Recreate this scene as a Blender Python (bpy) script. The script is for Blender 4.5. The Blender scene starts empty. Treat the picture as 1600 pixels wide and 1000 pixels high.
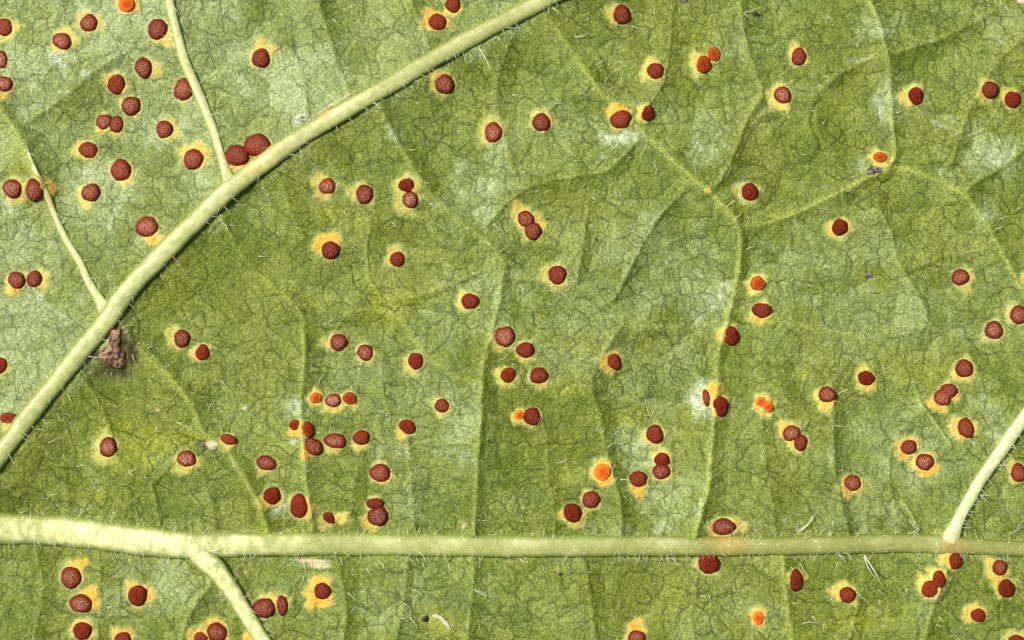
import bpy, math, random
import numpy as np
from mathutils import Vector, Matrix

# ------------------------------------------------------------------ camera, world, sun, exposure
P = 3.5e-5                      # one unit of the leaf's own ruler (a photograph pixel) in metres
CX, CY = 800.0, 500.0
scene = bpy.context.scene
COL = scene.collection

cam_d = bpy.data.cameras.new("camera")
cam = bpy.data.objects.new("camera", cam_d)
COL.objects.link(cam)
CAM_H = 0.17
cam.location = (0, 0, CAM_H)
cam.rotation_euler = (0, 0, 0)
cam_d.sensor_width = 36.0
cam_d.lens = 36.0 * (CAM_H - 6 * P) / (1600 * P)
cam_d.clip_start = 0.001
cam_d.clip_end = 100.0
scene.camera = cam

SUN_EL, SUN_AZ = math.radians(54), math.radians(152)     # azimuth counter-clockwise from +x
LX, LY = math.cos(SUN_AZ), math.sin(SUN_AZ)
world = bpy.data.worlds.new("World")
scene.world = world
world.use_nodes = True
wn = world.node_tree
wn.nodes.clear()
sky = wn.nodes.new("ShaderNodeTexSky")
sky.sky_type = 'NISHITA'
sky.sun_disc = False
sky.sun_elevation = SUN_EL
sky.sun_rotation = math.pi / 2 - SUN_AZ
sky.dust_density = 3.0
bg = wn.nodes.new("ShaderNodeBackground")
bg.inputs[1].default_value = 0.055
wo = wn.nodes.new("ShaderNodeOutputWorld")
wn.links.new(sky.outputs[0], bg.inputs[0])
wn.links.new(bg.outputs[0], wo.inputs[0])

sun_d = bpy.data.lights.new("sun", 'SUN')
sun_d.energy = 4.0
sun_d.angle = math.radians(20.0)
sun_d.color = (1.0, 0.955, 0.88)
sun = bpy.data.objects.new("sun", sun_d)
COL.objects.link(sun)
d = Vector((LX * math.cos(SUN_EL), LY * math.cos(SUN_EL), math.sin(SUN_EL)))
sun.rotation_euler = d.to_track_quat('Z', 'Y').to_euler()
sun.location = d * 0.5

scene.view_settings.view_transform = 'Standard'
scene.view_settings.look = 'None'
scene.view_settings.gamma = 1.0
scene.view_settings.exposure = 0.66
scene.render.engine = 'CYCLES'

rng = np.random.RandomState(7)
random.seed(7)

# ------------------------------------------------------------------ numeric helpers
def vnoise(X, Y, scale, seed):
    r = np.random.RandomState(seed)
    T = r.rand(256, 256).astype(np.float32)
    x = X / scale + 1000.37; y = Y / scale + 1000.71
    xi = np.floor(x).astype(np.int32); yi = np.floor(y).astype(np.int32)
    fx = (x - xi).astype(np.float32); fy = (y - yi).astype(np.float32)
    fx = fx * fx * fx * (fx * (fx * 6 - 15) + 10); fy = fy * fy * fy * (fy * (fy * 6 - 15) + 10)
    x0 = xi & 255; x1 = (xi + 1) & 255; y0 = yi & 255; y1 = (yi + 1) & 255
    a = T[y0, x0]; b = T[y0, x1]; c = T[y1, x0]; e = T[y1, x1]
    return (a + (b - a) * fx) * (1 - fy) + (c + (e - c) * fx) * fy

def fnoise(X, Y, scale, seed, octv=3):
    s = 0; a = 1.0; t = 0
    for k in range(octv):
        s = s + a * vnoise(X, Y, scale / 2 ** k, seed + 31 * k); t += a; a *= 0.5
    return s / t

def voro(X, Y, cell, seed, jit=0.85):
    r = np.random.RandomState(seed)
    TX = r.rand(256, 256).astype(np.float32); TY = r.rand(256, 256).astype(np.float32); TR = r.rand(256, 256).astype(np.float32)
    x = (X / cell + 500).astype(np.float32); y = (Y / cell + 500).astype(np.float32)
    xi = np.floor(x).astype(np.int32); yi = np.floor(y).astype(np.int32)
    f1 = np.full(x.shape, 9e9, np.float32); f2 = f1.copy()
    p1x = np.zeros_like(x); p1y = np.zeros_like(x); p2x = np.zeros_like(x); p2y = np.zeros_like(x); rid = np.zeros_like(x)
    for dy in (-1, 0, 1):
        for dx in (-1, 0, 1):
            cx = xi + dx; cy = yi + dy
            px = cx + 0.5 + jit * (TX[cy & 255, cx & 255] - 0.5); py = cy + 0.5 + jit * (TY[cy & 255, cx & 255] - 0.5)
            dd = (px - x) ** 2 + (py - y) ** 2
            m1 = dd < f1
            m2 = (~m1) & (dd < f2)
            f2 = np.where(m1, f1, np.where(m2, dd, f2))
            p2x = np.where(m1, p1x, np.where(m2, px, p2x)); p2y = np.where(m1, p1y, np.where(m2, py, p2y))
            f1 = np.where(m1, dd, f1)
            p1x = np.where(m1, px, p1x); p1y = np.where(m1, py, p1y)
            rid = np.where(m1, TR[cy & 255, cx & 255], rid)
    sep = np.sqrt((p2x - p1x) ** 2 + (p2y - p1y) ** 2) + 1e-6
    edge = (f2 - f1) / (2 * sep) * cell
    mx = (p1x + p2x) * .5; my = (p1y + p2y) * .5       # identifies the edge
    eid = np.mod(np.sin(mx * 12.9898 + my * 78.233) * 43758.5, 1.0)
    return edge, rid, eid

def sstep(a, b, x):
    t = np.clip((x - a) / (b - a), 0, 1)
    return t * t * (3 - 2 * t)

def spline(pts, step=6.0):
    """Catmull-Rom through rows of numbers (x, y, ...)."""
    p = np.array(pts, float)
    if len(p) == 2:
        n = max(2, int(np.hypot(*(p[1, :2] - p[0, :2])) / step))
        return np.array([p[0] + (p[1] - p[0]) * t for t in np.linspace(0, 1, n + 1)])
    q = np.vstack([2 * p[0] - p[1], p, 2 * p[-1] - p[-2]])
    out = []
    for i in range(1, len(q) - 2):
        n = max(1, int(np.hypot(*(q[i + 1, :2] - q[i, :2])) / step))
        for k in range(n):
            t = k / n
            out.append(0.5 * ((2 * q[i]) + (q[i + 1] - q[i - 1]) * t + (2 * q[i - 1] - 5 * q[i] + 4 * q[i + 1] - q[i + 2]) * t * t
                              + (3 * q[i] - q[i - 1] - 3 * q[i + 1] + q[i + 2]) * t ** 3))
    out.append(p[-1])
    return np.array(out)

# ------------------------------------------------------------------ what grows where (x, y in leaf units, y downward)
BIG = {   # raised veins, meshes of their own: (x, y, half width)
 'diagonal': [(-330, 1130, 16), (-200, 970, 16), (-60, 792, 15), (8, 702, 15), (48, 648, 15), (85, 602, 15), (126, 551, 15.5), (167, 502, 16), (200, 455, 16),
              (252, 400, 16), (303, 350, 15.5), (352, 303, 15.5), (430, 243, 15), (500, 197, 14), (600, 140, 14), (700, 80, 14), (800, 27, 13.5), (870, -8, 13.5),
              (1000, -70, 13), (1150, -140, 12), (1300, -210, 11), (1500, -310, 10)],
 'midrib': [(-330, 800, 27), (-150, 812, 26), (0, 826, 24.5), (100, 831, 24), (200, 843, 23.5), (300, 853, 22), (350, 852, 20), (400, 851, 19), (500, 851, 18.3), (600, 852, 18), (700, 853.5, 17.5),
            (800, 855, 17), (1000, 853.5, 16.5), (1200, 853.5, 15), (1400, 850, 15), (1470, 851, 16), (1500, 853, 14), (1600, 859, 12), (1750, 868, 11), (1930, 880, 9)],
 'lower': [(282, 852, 8), (306, 864, 16), (328, 880, 17.5), (348, 902, 15), (379, 949, 13.5), (411, 1000, 12.5), (470, 1090, 12), (540, 1200, 11), (600, 1310, 10)],
 'right': [(1476, 862, 7), (1486, 842, 15), (1495, 820, 11), (1505, 800, 9.5), (1533, 750, 10), (1559, 712, 10.5), (1600, 654, 11), (1680, 545, 11), (1800, 390, 11), (1930, 230, 10)],
 'upper': [(200, -330, 9), (235, -180, 8.5), (255, -60, 8), (265, 0, 7.5), (277, 50, 7.5), (291, 100, 8), (313, 150, 8), (333, 200, 7), (347, 245, 7.2), (354, 266, 8.5), (362, 288, 12)],
 'left': [(40, 228, 3), (56, 266, 4), (72, 300, 4.8), (83, 330, 5), (101, 370, 5.5), (125, 410, 6), (142, 445, 7), (157, 468, 8.5), (168, 488, 13)],
}
SEC = [   # softer ridges raised in the blade itself: (strength, colour, half width, points)
 (1.0, 1.1, 6, [(855, 28), (890, 75), (925, 125), (965, 170), (1003, 205), (1040, 240), (1085, 280), (1112, 300)]),
 (1.1, 1.15, 6, [(1112, 300), (1132, 325), (1152, 350), (1158, 380), (1155, 420), (1145, 470), (1133, 515), (1122, 560), (1120, 620), (1112, 700), (1108, 760), (1096, 800), (1086, 838)]),
 (.9, .9, 5, [(475, 505), (476, 560), (470, 640), (478, 740), (485, 800), (487, 838)]),
 (.7, .7, 5, [(345, 335), (370, 385), (400, 425), (435, 455), (465, 480), (475, 505)]),
 (1.0, .85, 6, [(790, 415), (785, 440), (778, 480), (765, 530), (755, 580), (752, 640), (748, 700), (745, 760), (740, 838)]),
 (.9, .7, 6, [(588, 160), (620, 220), (655, 275), (680, 310), (705, 335), (745, 365), (775, 392), (790, 415)]),
 (.8, .3, 5, [(752, 362), (790, 320), (830, 290), (870, 280), (920, 272), (955, 262), (1000, 215)]),
 (.7, .2, 4, [(1050, 20), (1046, 75), (1040, 115), (1030, 140), (1003, 180)]),
 (.9, .5, 5, [(1155, 0), (1162, 50), (1175, 100), (1190, 143), (1180, 165), (1165, 190), (1150, 230), (1135, 265), (1113, 298)]),
 (1.0, .8, 5, [(1345, -20), (1365, 20), (1382, 70), (1389, 110), (1392, 160), (1396, 210), (1398, 240), (1390, 262)]),
 (.65, .3, 5, [(1386, 86), (1345, 98), (1305, 122), (1275, 150), (1262, 190), (1275, 230)]),
 (.65, .3, 5, [(1386, 86), (1430, 74), (1475, 58), (1530, 30), (1600, -15)]),
 (.8, 1.3, 5, [(1158, 358), (1210, 345), (1260, 326), (1310, 302), (1360, 276), (1398, 262)]),
 (.9, 1.25, 5, [(1398, 262), (1450, 277), (1500, 302), (1530, 335), (1560, 385), (1590, 440), (1625, 490), (1660, 560)]),
 (.7, .6, 5, [(1500, 302), (1535, 278), (1570, 258), (1615, 225), (1700, 190)]),
 (.7, .6, 4, [(1470, 272), (1487, 250), (1510, 180), (1530, 140), (1565, 90), (1600, 60)]),
 (.8, .5, 5, [(1130, 575), (1180, 590), (1215, 610), (1250, 645), (1300, 660)]),
 (.8, .3, 5, [(1300, 600), (1302, 660), (1303, 720), (1310, 770), (1328, 838)]),
 (.5, .8, 5, [(1135, 485), (1180, 492), (1230, 505), (1290, 518), (1340, 528), (1375, 550), (1412, 578), (1432, 610), (1445, 640)]),
 (.5, .9, 5, [(790, 430), (860, 442), (920, 455), (960, 480), (1000, 505), (1060, 512), (1130, 505)]),
 (.9, .4, 5, [(975, 505), (955, 530), (932, 570), (925, 610), (937, 650), (946, 700), (960, 750), (970, 790), (972, 838)]),
 (.5, .3, 4, [(845, 640), (855, 700), (857, 740), (865, 800), (868, 838)]),
 (1.0, 1.0, 6, [(192, 508), (215, 545), (240, 565), (270, 595), (295, 625), (305, 645), (318, 675), (350, 702), (382, 745), (405, 790), (420, 835)]),
 (.7, .5, 4, [(125, 585), (152, 625), (170, 665), (178, 705), (200, 740), (235, 758), (245, 800), (250, 828)]),
 (.5, .5, 4, [(50, 680), (80, 712), (100, 745), (104, 810)]),
 (.5, .7, 4, [(240, 752), (270, 722), (300, 695), (318, 678)]),
 (.5, .6, 4, [(320, 755), (330, 790), (338, 832)]),
 (.6, .5, 4, [(55, 862), (65, 900), (62, 950), (50, 1010), (30, 1080)]),
 (.6, .5, 4, [(153, 865), (158, 930), (152, 1000), (140, 1080)]),
 (.8, .6, 6, [(330, 912), (310, 938), (292, 970), (278, 1015), (250, 1080)]),
 (.7, .4, 5, [(528, 880), (536, 920), (541, 960), (536, 1010), (530, 1080)]),
 (.8, .4, 5, [(637, 872), (632, 920), (628, 960), (612, 1020), (590, 1080)]),
 (.8, .4, 5, [(742, 872), (738, 920), (733, 970), (729, 1015), (720, 1080)]),
 (.8, .3, 5, [(912, 875), (920, 915), (926, 965), (932, 1015), (938, 1080)]),
 (.6, .4, 4, [(1090, 900), (1084, 950), (1083, 1000), (1080, 1080)]),
 (1.0, 1.2, 6, [(1222, 866), (1226, 905), (1231, 955), (1240, 1010), (1250, 1080)]),
 (.5, .4, 4, [(1352, 870), (1346, 920), (1336, 960), (1322, 1020)]),
 (.8, .5, 5, [(1490, 872), (1475, 900), (1462, 930), (1452, 965), (1440, 1010), (1420, 1080)]),
 (.9, .3, 5, [(493, -40), (502, 15), (513, 55), (528, 100), (542, 140), (548, 154)]),
 (.7, .6, 5, [(630, -40), (645, 5), (657, 38), (670, 75)]),
 (.5, .2, 4, [(440, 60), (462, 90), (476, 130), (482, 180)]),
 (.5, .5, 5, [(200, 80), (150, 108), (100, 150), (38, 192)]),
 (1.3, 1.25, 7, [(-330, 20), (-160, 60), (-60, 112), (0, 168), (18, 190), (38, 225), (52, 262), (66, 292)]),
 (.5, .4, 4, [(250, 285), (272, 312), (300, 338)]),
 (.5, .5, 4, [(168, 328), (186, 345), (207, 355)]),
 (.5, .7, 4, [(68, 322), (35, 335), (0, 352), (-60, 380)]),
 (.7, .1, 4, [(918, 318), (913, 362), (902, 440)]),
 (.8, .1, 4, [(1068, 300), (1022, 350), (976, 437), (960, 466)]),
 (.6, .7, 4, [(515, 250), (545, 300), (575, 345), (573, 390), (577, 435), (600, 470)]),
 (.5, .5, 4, [(432, 262), (455, 325), (473, 372)]),
 (.6, .4, 4, [(636, 665), (642, 740), (648, 838)]),
 (.8, .3, 4, [(1372, 320), (1392, 362), (1398, 392), (1414, 425), (1435, 462), (1454, 505)]),
 (.5, .4, 4, [(1418, 425), (1470, 402), (1540, 390)]),
 (.6, .9, 5, [(540, 492), (580, 484), (625, 500), (655, 540), (700, 580), (745, 600)]),
 (.5, .8, 4, [(600, 470), (640, 465), (690, 450), (740, 430), (785, 405)]),
 (.6, .3, 4, [(715, 630), (722, 680), (760, 690)]),
 (.5, .6, 4, [(595, 560), (600, 620), (625, 670), (700, 692), (745, 690)]),
 (.5, .3, 4, [(1275, 150), (1280, 210), (1310, 250), (1325, 290)]),
 (.5, .4, 4, [(1165, 190), (1230, 170), (1262, 190)]),
 (.4, .4, 4, [(880, 140), (850, 200), (860, 260)]),
 (.5, .3, 4, [(800, 60), (780, 110), (775, 160), (790, 220), (805, 270)]),
 (.5, .3, 4, [(660, 120), (672, 170), (690, 215), (725, 270)]),
 (.5, .3, 4, [(1190, 650), (1196, 720), (1205, 780), (1215, 838)]),
 (.4, .3, 4, [(555, 840), (548, 780), (560, 730)]),
 (.4, .3, 4, [(1000, 600), (1018, 640), (1045, 690), (1050, 760), (1035, 838)]),
 (.4, .4, 4, [(1440, 640), (1400, 690), (1390, 750), (1410, 830)]),
]
PALE_STROKE = [[(1436, 626), (1458, 655), (1486, 696)], [(1416, 790), (1426, 806), (1437, 828)]]

# pustules: x, y, rx, ry, turn, bloom, heat, halo dx, dy, radius, orange
PU = """
5 42 15 14 0 .2 0 4 4 20 .1;1 93 10 15 0 .9 0 0 0 0 0;6 131 14 13 0 .8 0 0 8 18 .5;97 64 16 13 10 .6 0 3 0 22 .3;139 36 14 14 0 .5 0 3 0 24 .3
198 7 13 13 0 0 .8 0 2 20 .7;247 46 17 16 -20 .3 0 7 7 20 .4;181 131 14 16 0 .1 0 0 -6 20 .7;224 106 14 16 -15 .5 0 8 2 20 .3;287 140 16 18 0 .5 0 2 3 19 .2
204 165 16 15 0 .6 0 0 1 18 .15;162 190 13 13 0 .5 0 0 4 17 .3;181 194 11 14 0 .3 0 0 5 18 .4;257 202 14 14 0 .4 0 9 0 20 .4;137 234 15 13 0 .2 0 -5 1 20 .4
303 249 17 16 0 .4 0 2 -8 24 .8;371 244 19 18 0 .3 0 0 15 14 1;403 228 21 19 0 .3 0 12 14 18 1;189 266 17 17 0 .3 0 3 6 21 .4;142 301 15 15 0 .5 0 -8 6 20 .3
20 295 16 15 0 .7 0 5 3 22 .3;55 297 14 19 0 .4 0 14 -4 20 .8;231 355 18 17 0 .7 0 12 18 15 .9;25 438 14 14 0 .4 0 -4 10 17 .6;53 436 13 13 0 .3 0 8 0 20 .3
408 91 15 15 0 .2 0 3 -8 22 .6;684 35 14 14 0 .1 0 -4 -3 22 .8;708 8 12 13 0 .1 .1 0 5 16 .6;695 132 16 15 0 .5 0 -4 -3 23 .5;771 207 14 16 0 .6 0 -3 -3 24 .2
972 23 14 15 0 .2 0 -6 1 19 .3;1024 111 13 13.5 0 .1 .1 -6 0 20 .4;1100 101 12 14 0 0 .3 -8 -1 19 .4;1116 85 10 12 -15 0 .4 0 3 12 .3;970 187 17 14 -10 .2 0 -2 -6 22 .9
1012 177 10 13 25 0 .1 -6 0 14 .6;846 191 15 14 0 .3 0 0 -3 21 .3;1248 89 12 14 0 .2 0 -2 -2 19 .3;1223 149 13 15 -20 .7 0 -5 4 22 .5;1431 150 12 14 0 0 .1 -8 0 19 .3
1546 141 14 14 0 .2 0 -4 2 20 .3;1582 156 13 14 0 0 0 -2 -2 18 .3;1375 246 11 9 0 0 .5 -2 2 16 .1;512 291 13 13 0 .7 0 -6 2 22 .3;570 304 14 15 0 .4 0 -4 0 21 .1
636 290 13 11 10 0 0 0 0 22 .05;642 312 13 14 0 .9 0 -4 2 25 .1;517 391 14 15 20 .2 0 -4 -9 23 1;621 405 12 12 0 .1 0 -3 -5 18 .4;735 471 14 13 0 .1 0 -6 0 18 .6
822 342 13 13 0 .4 0 -6 -6 22 .5;833 361 14 14 0 .4 0 3 -6 22 .2;871 430 15 15 0 .2 0 -6 2 22 .4;1172 300 14 14 -20 0 0 -3 3 20 .3;1185 443 12 12 0 0 .5 -3 2 18 .3
1191 485 16 12 10 .1 .1 -2 4 20 .6;1313 355 13 13 0 0 0 0 3 21 .4;1501 433 14 13 0 .5 0 6 5 20 .4;1592 492 14 15 0 .5 0 -5 0 18 .3;2 571 10 13 0 0 0 0 2 16 .1
15 653 14 9 0 .1 .2 0 8 14 .9;284 529 13 14 0 .4 0 -9 -2 20 .3;316 551 11 13 0 0 .1 -3 0 17 .3;169 699 14 16 15 .7 0 -5 0 24 .1;291 717 15 13 0 .9 0 -2 8 20 .1
357 687 13 9 15 .1 .2 0 3 13 .1;529 535 13 14 0 .5 0 -6 0 19 .4;571 551 13 13 0 .5 0 0 1 17 .2;650 564 12 14 0 0 0 -3 4 19 .3;789 526 16 17 0 .9 0 -2 4 21 .4
794 586 12 12 0 0 .2 -3 4 18 .4;494 622 10 9 0 0 .6 -1 1 14 .4;521 626 13 11 0 1 0 -1 8 16 .1;547 623 12 10 15 0 .3 0 2 15 .1;461 664 9 9 0 0 .2 2 8 13 .9
482 671 9 13 -10 0 .2 -6 0 13 .9;490 698 16 13 30 .4 0 -4 4 16 .8;524 689 18 12 10 .5 0 -2 8 14 .1;565 684 13 12 0 .1 .1 0 8 15 .1;691 634 12 11 0 .2 0 0 2 15 .1
637 667 14 11 25 0 .1 -4 6 16 .5;416 724 16 12 10 .4 0 -2 7 15 .1;594 739 16 15 0 .4 0 2 2 20 .5;821 547 14 13 0 .1 0 0 3 17 .1;842 587 15 13 0 .2 0 0 7 17 .2
832 651 14 14 0 .1 0 -4 3 18 .2;812 648 8 8 0 0 .9 -2 2 14 .3;960 565 11 14 -25 .1 .1 -6 0 19 .7;1143 525 13 15 -10 0 0 -6 -4 18 .6;1104 622 6 14 -8 .3 0 6 -8 13 1
1126 635 12 17 -10 0 0 -2 -4 18 .8;1190 628 9 8 20 0 .8 0 1 15 .4;1201 635 9 9 0 0 .8 -2 0 16 .3;1024 679 14 15 0 .1 0 -3 3 20 .3;1035 719 13 11 0 0 0 2 0 18 .3
1034 737 14 13 0 .4 0 3 -2 20 .3;998 749 14 13 0 .1 0 0 12 18 .7;942 738 14 13 0 0 1 0 1 21 1;1554 516 15 14 0 .6 0 0 2 19 .2;1508 576 15 14 0 .3 0 0 4 21 .4
1484 611 14 12 -15 .3 0 3 2 17 .4;1474 622 14 13 0 .5 0 -6 9 18 .9;1510 669 13 16 -10 .2 0 -4 0 22 .7;1354 591 13 12 0 0 0 0 3 20 .5;1293 617 14 13 30 .5 0 -4 9 18 .4
1237 677 14 13 0 .6 0 -2 -2 20 .8;1251 692 11 13 0 .2 .1 -2 3 16 .3;1421 699 13 12 0 .2 0 -2 -1 21 .8;1446 722 14 14 0 .7 0 3 4 21 .8;1592 739 12 15 0 .3 0 -4 -2 17 .3
1333 755 14 13 20 .5 0 -3 5 21 .8;111 903 17 17 0 .5 0 4 -8 23 .8;127 943 18 15 0 .6 0 12 -6 22 .9;129 986 16 14 0 0 0 0 -3 22 .5;215 931 15 17 0 0 0 2 -3 24 .8
192 999 13 12 0 .1 0 0 -6 19 .9;339 988 16 16 0 .4 0 -2 -3 23 .6;314 996 11 9 0 .2 0 -2 -3 18 .7;425 775 14 14 30 0 0 -4 4 19 .7;467 791 15 19 0 0 0 6 4 22 .8
514 810 11 8 30 0 .1 -4 6 16 .5;586 787 14 9 0 .1 0 -2 2 15 .3;590 807 16 17 0 .5 0 -6 6 19 .5;504 924 14 13 0 .1 0 -5 1 26 1;413 950 18 16 0 .4 0 6 -10 18 .1
441 946 9 16 0 .3 .1 -3 -4 17 .2;924 781 14 14 0 .2 0 0 2 17 .1;895 802 15 15 0 0 0 0 8 19 .6;1131 823 20 13 0 .4 0 -5 2 21 .3;1108 881 18 16 0 0 0 -2 2 19 .1
995 996 14 11 0 .5 0 0 -10 19 .9;1185 965 9 11 0 0 .9 0 -2 17 .9;1244 907 11 17 0 0 .1 -1 -4 14 .3;1324 929 13 13 0 .1 .1 -6 -4 20 .3;1452 920 14 13 0 0 .2 -2 -2 20 .3
1466 905 11 14 10 0 .2 0 -2 18 .3;1493 877 11 14 10 .1 0 -9 -4 18 1;1563 888 12 13 0 .4 0 -6 3 20 .8;1573 920 15 14 -30 0 0 -4 -4 20 .7;1528 961 12 11 0 0 .1 -5 -4 19 .5
1588 1001 14 9 0 .1 0 0 -2 20 .2
"""
PUST = [tuple(float(v) for v in s.split()) for line in PU.strip().split('\n') for s in line.split(';')]
EXTRA_HALO = [(81, 300, 9, 1), (388, 1001, 13, 1), (1603, 436, 12, .8), (17, 456, 9, 1), (533, 811, 14, .35), (1119, 608, 15, 1), (485, 945, 12, 1),
              (1155, 822, 16, .4), (1106, 298, 6, .7), (1395, 249, 6, .1), (1412, 742, 0, 0), (1445, 741, 9, 1), (1300, 629, 9, .5), (145, 925, 13, 1), (130, 880, 11, .9)]
# pale silvered skin, glints painted white, yellowed tissue: x, y, rx, ry, turn, strength
PALE = [(230, 190, 75, 60, 0, .5), (40, 500, 130, 80, 0, .6), (60, 580, 100, 60, -40, .6), (310, 300, 50, 60, 0, .45), (150, 380, 60, 50, 0, .3), (60, 60, 80, 60, 0, .35), (740, 300, 60, 50, -30, .6), (775, 250, 30, 45, 20, .45),
        (1550, 240, 75, 50, 0, .8), (1370, 45, 45, 30, 0, .6), (1100, 225, 35, 60, 0, .5), (1110, 470, 45, 60, 0, .6), (1060, 560, 60, 60, 0, .25), (1000, 700, 40, 60, -20, .5), (1050, 780, 50, 45, 0, .45),
        (715, 640, 45, 60, 0, .45), (455, 635, 25, 20, 0, .55), (1390, 165, 25, 60, 0, .5), (1545, 650, 35, 70, -20, .55), (250, 920, 110, 45, -10, .5), (610, 945, 70, 70, 0, .3), (1100, 620, 28, 40, 0, .9),
        (972, 215, 32, 18, 0, .8), (440, 790, 28, 28, 0, .5), (600, 60, 90, 55, -20, .3), (760, 60, 70, 25, -28, .6), (1340, 800, 130, 40, 0, .3), (860, 240, 60, 45, 0, .2), (1150, 60, 50, 60, 0, .2), (560, 440, 50, 30, 0, .1),
        (640, 780, 40, 50, 0, .25), (1230, 430, 90, 60, 0, .2), (1010, 390, 70, 60, 0, .3), (1540, 330, 20, 25, 0, .5), (780, 480, 20, 60, 10, .5), (880, 560, 60, 60, 0, .15), (1560, 40, 40, 40, 0, .3),
        (600, 700, 40, 30, 0, .3), (1450, 740, 90, 50, 0, .3), (1080, 1000, 60, 60, 0, .1), (1180, 960, 60, 40, 0, .2), (1345, 260, 14, 12, 0, .7), (480, 880, 35, 8, 0, .6)]
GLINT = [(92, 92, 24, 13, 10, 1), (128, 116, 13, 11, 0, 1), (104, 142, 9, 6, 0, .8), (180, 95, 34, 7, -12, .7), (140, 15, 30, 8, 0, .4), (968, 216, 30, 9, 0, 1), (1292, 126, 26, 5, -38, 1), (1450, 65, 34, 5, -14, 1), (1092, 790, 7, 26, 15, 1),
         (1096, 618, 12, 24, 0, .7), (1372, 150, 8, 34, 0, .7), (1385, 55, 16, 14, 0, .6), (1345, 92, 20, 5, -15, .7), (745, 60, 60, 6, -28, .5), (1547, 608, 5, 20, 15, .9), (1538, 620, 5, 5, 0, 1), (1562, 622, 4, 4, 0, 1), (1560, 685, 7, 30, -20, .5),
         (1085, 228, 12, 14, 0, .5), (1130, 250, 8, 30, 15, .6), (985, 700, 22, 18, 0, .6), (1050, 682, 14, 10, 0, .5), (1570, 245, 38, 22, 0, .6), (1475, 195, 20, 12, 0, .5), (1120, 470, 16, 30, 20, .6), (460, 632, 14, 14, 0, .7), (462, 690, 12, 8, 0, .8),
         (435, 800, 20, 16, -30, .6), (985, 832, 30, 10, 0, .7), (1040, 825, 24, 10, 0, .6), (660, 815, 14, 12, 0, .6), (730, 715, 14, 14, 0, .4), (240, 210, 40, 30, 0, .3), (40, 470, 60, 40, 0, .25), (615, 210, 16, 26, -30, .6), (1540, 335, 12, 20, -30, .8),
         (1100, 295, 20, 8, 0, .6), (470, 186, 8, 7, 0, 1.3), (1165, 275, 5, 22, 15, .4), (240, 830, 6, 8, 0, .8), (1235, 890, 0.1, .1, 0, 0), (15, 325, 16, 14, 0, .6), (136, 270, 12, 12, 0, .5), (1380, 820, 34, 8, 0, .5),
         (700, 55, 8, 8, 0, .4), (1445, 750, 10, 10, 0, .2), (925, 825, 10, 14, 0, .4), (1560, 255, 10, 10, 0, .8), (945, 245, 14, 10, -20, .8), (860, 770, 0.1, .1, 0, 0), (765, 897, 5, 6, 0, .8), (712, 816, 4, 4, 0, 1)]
YELLOW = [(610, 465, 75, 40, 0, .75), (585, 440, 50, 30, 0, .4), (230, 695, 80, 36, -10, .9), (180, 680, 60, 40, 0, .5), (255, 440, 70, 50, -30, .3), (1095, 55, 45, 35, 0, .4), (522, 332, 38, 26, 0, .6), (880, 605, 45, 22, 0, .5),
          (985, 655, 30, 22, 0, .5), (1545, 200, 60, 60, 0, .2), (1450, 580, 60, 60, 0, .4), (1185, 500, 40, 14, 0, .4), (690, 975, 50, 25, 20, .8), (1330, 965, 80, 30, 0, .5), (880, 740, 40, 50, 0, .4), (30, 250, 30, 60, -30, .5), (800, 890, 14, 9, 0, .8),
          (872, 890, 18, 12, 0, .8), (1260, 585, 10, 10, 0, 1), (140, 780, 30, 14, 0, .25), (560, 345, 20, 30, 0, .4), (430, 700, 50, 40, 0, .3), (60, 70, 40, 40, 0, .2), (130, 95, 24, 24, 0, .3), (75, 30, 30, 30, 0, .2), (1160, 330, 20, 25, 0, .3),
          (1190, 490, 25, 20, 0, .5), (1480, 835, 40, 8, 0, .8), (1265, 990, 22, 12, 0, .5), (430, 830, 120, 6, 0, .3), (750, 830, 60, 6, 0, .3), (1050, 940, 50, 60, 0, .12), (300, 645, 14, 12, 0, .5), (100, 620, 20, 8, -50, .6), (500, 470, 40, 20, 0, .25),
          (1350, 230, 40, 20, 0, .25), (820, 325, 16, 10, 0, .8), (1570, 330, 40, 60, 0, .2), (420, 450, 30, 30, 0, .3)]

# ------------------------------------------------------------------ the blade's height field and pigment fields
MARG = 300.0
STEP = 1.36
def axis(n):
    inner = np.arange(-12, n + 12 + STEP, STEP)
    out = []; x = 0; s = STEP
    while x < MARG:
        s = min(s * 1.12, 7.0); x += s; out.append(x)
    out = np.array(out)
    return np.concatenate([(inner[0] - out)[::-1], inner, inner[-1] + out]).astype(np.float32)
ax, ay = axis(1600), axis(1000)
NX, NY = len(ax), len(ay)
X, Y = np.meshgrid(ax, ay)          # Y downward

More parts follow.
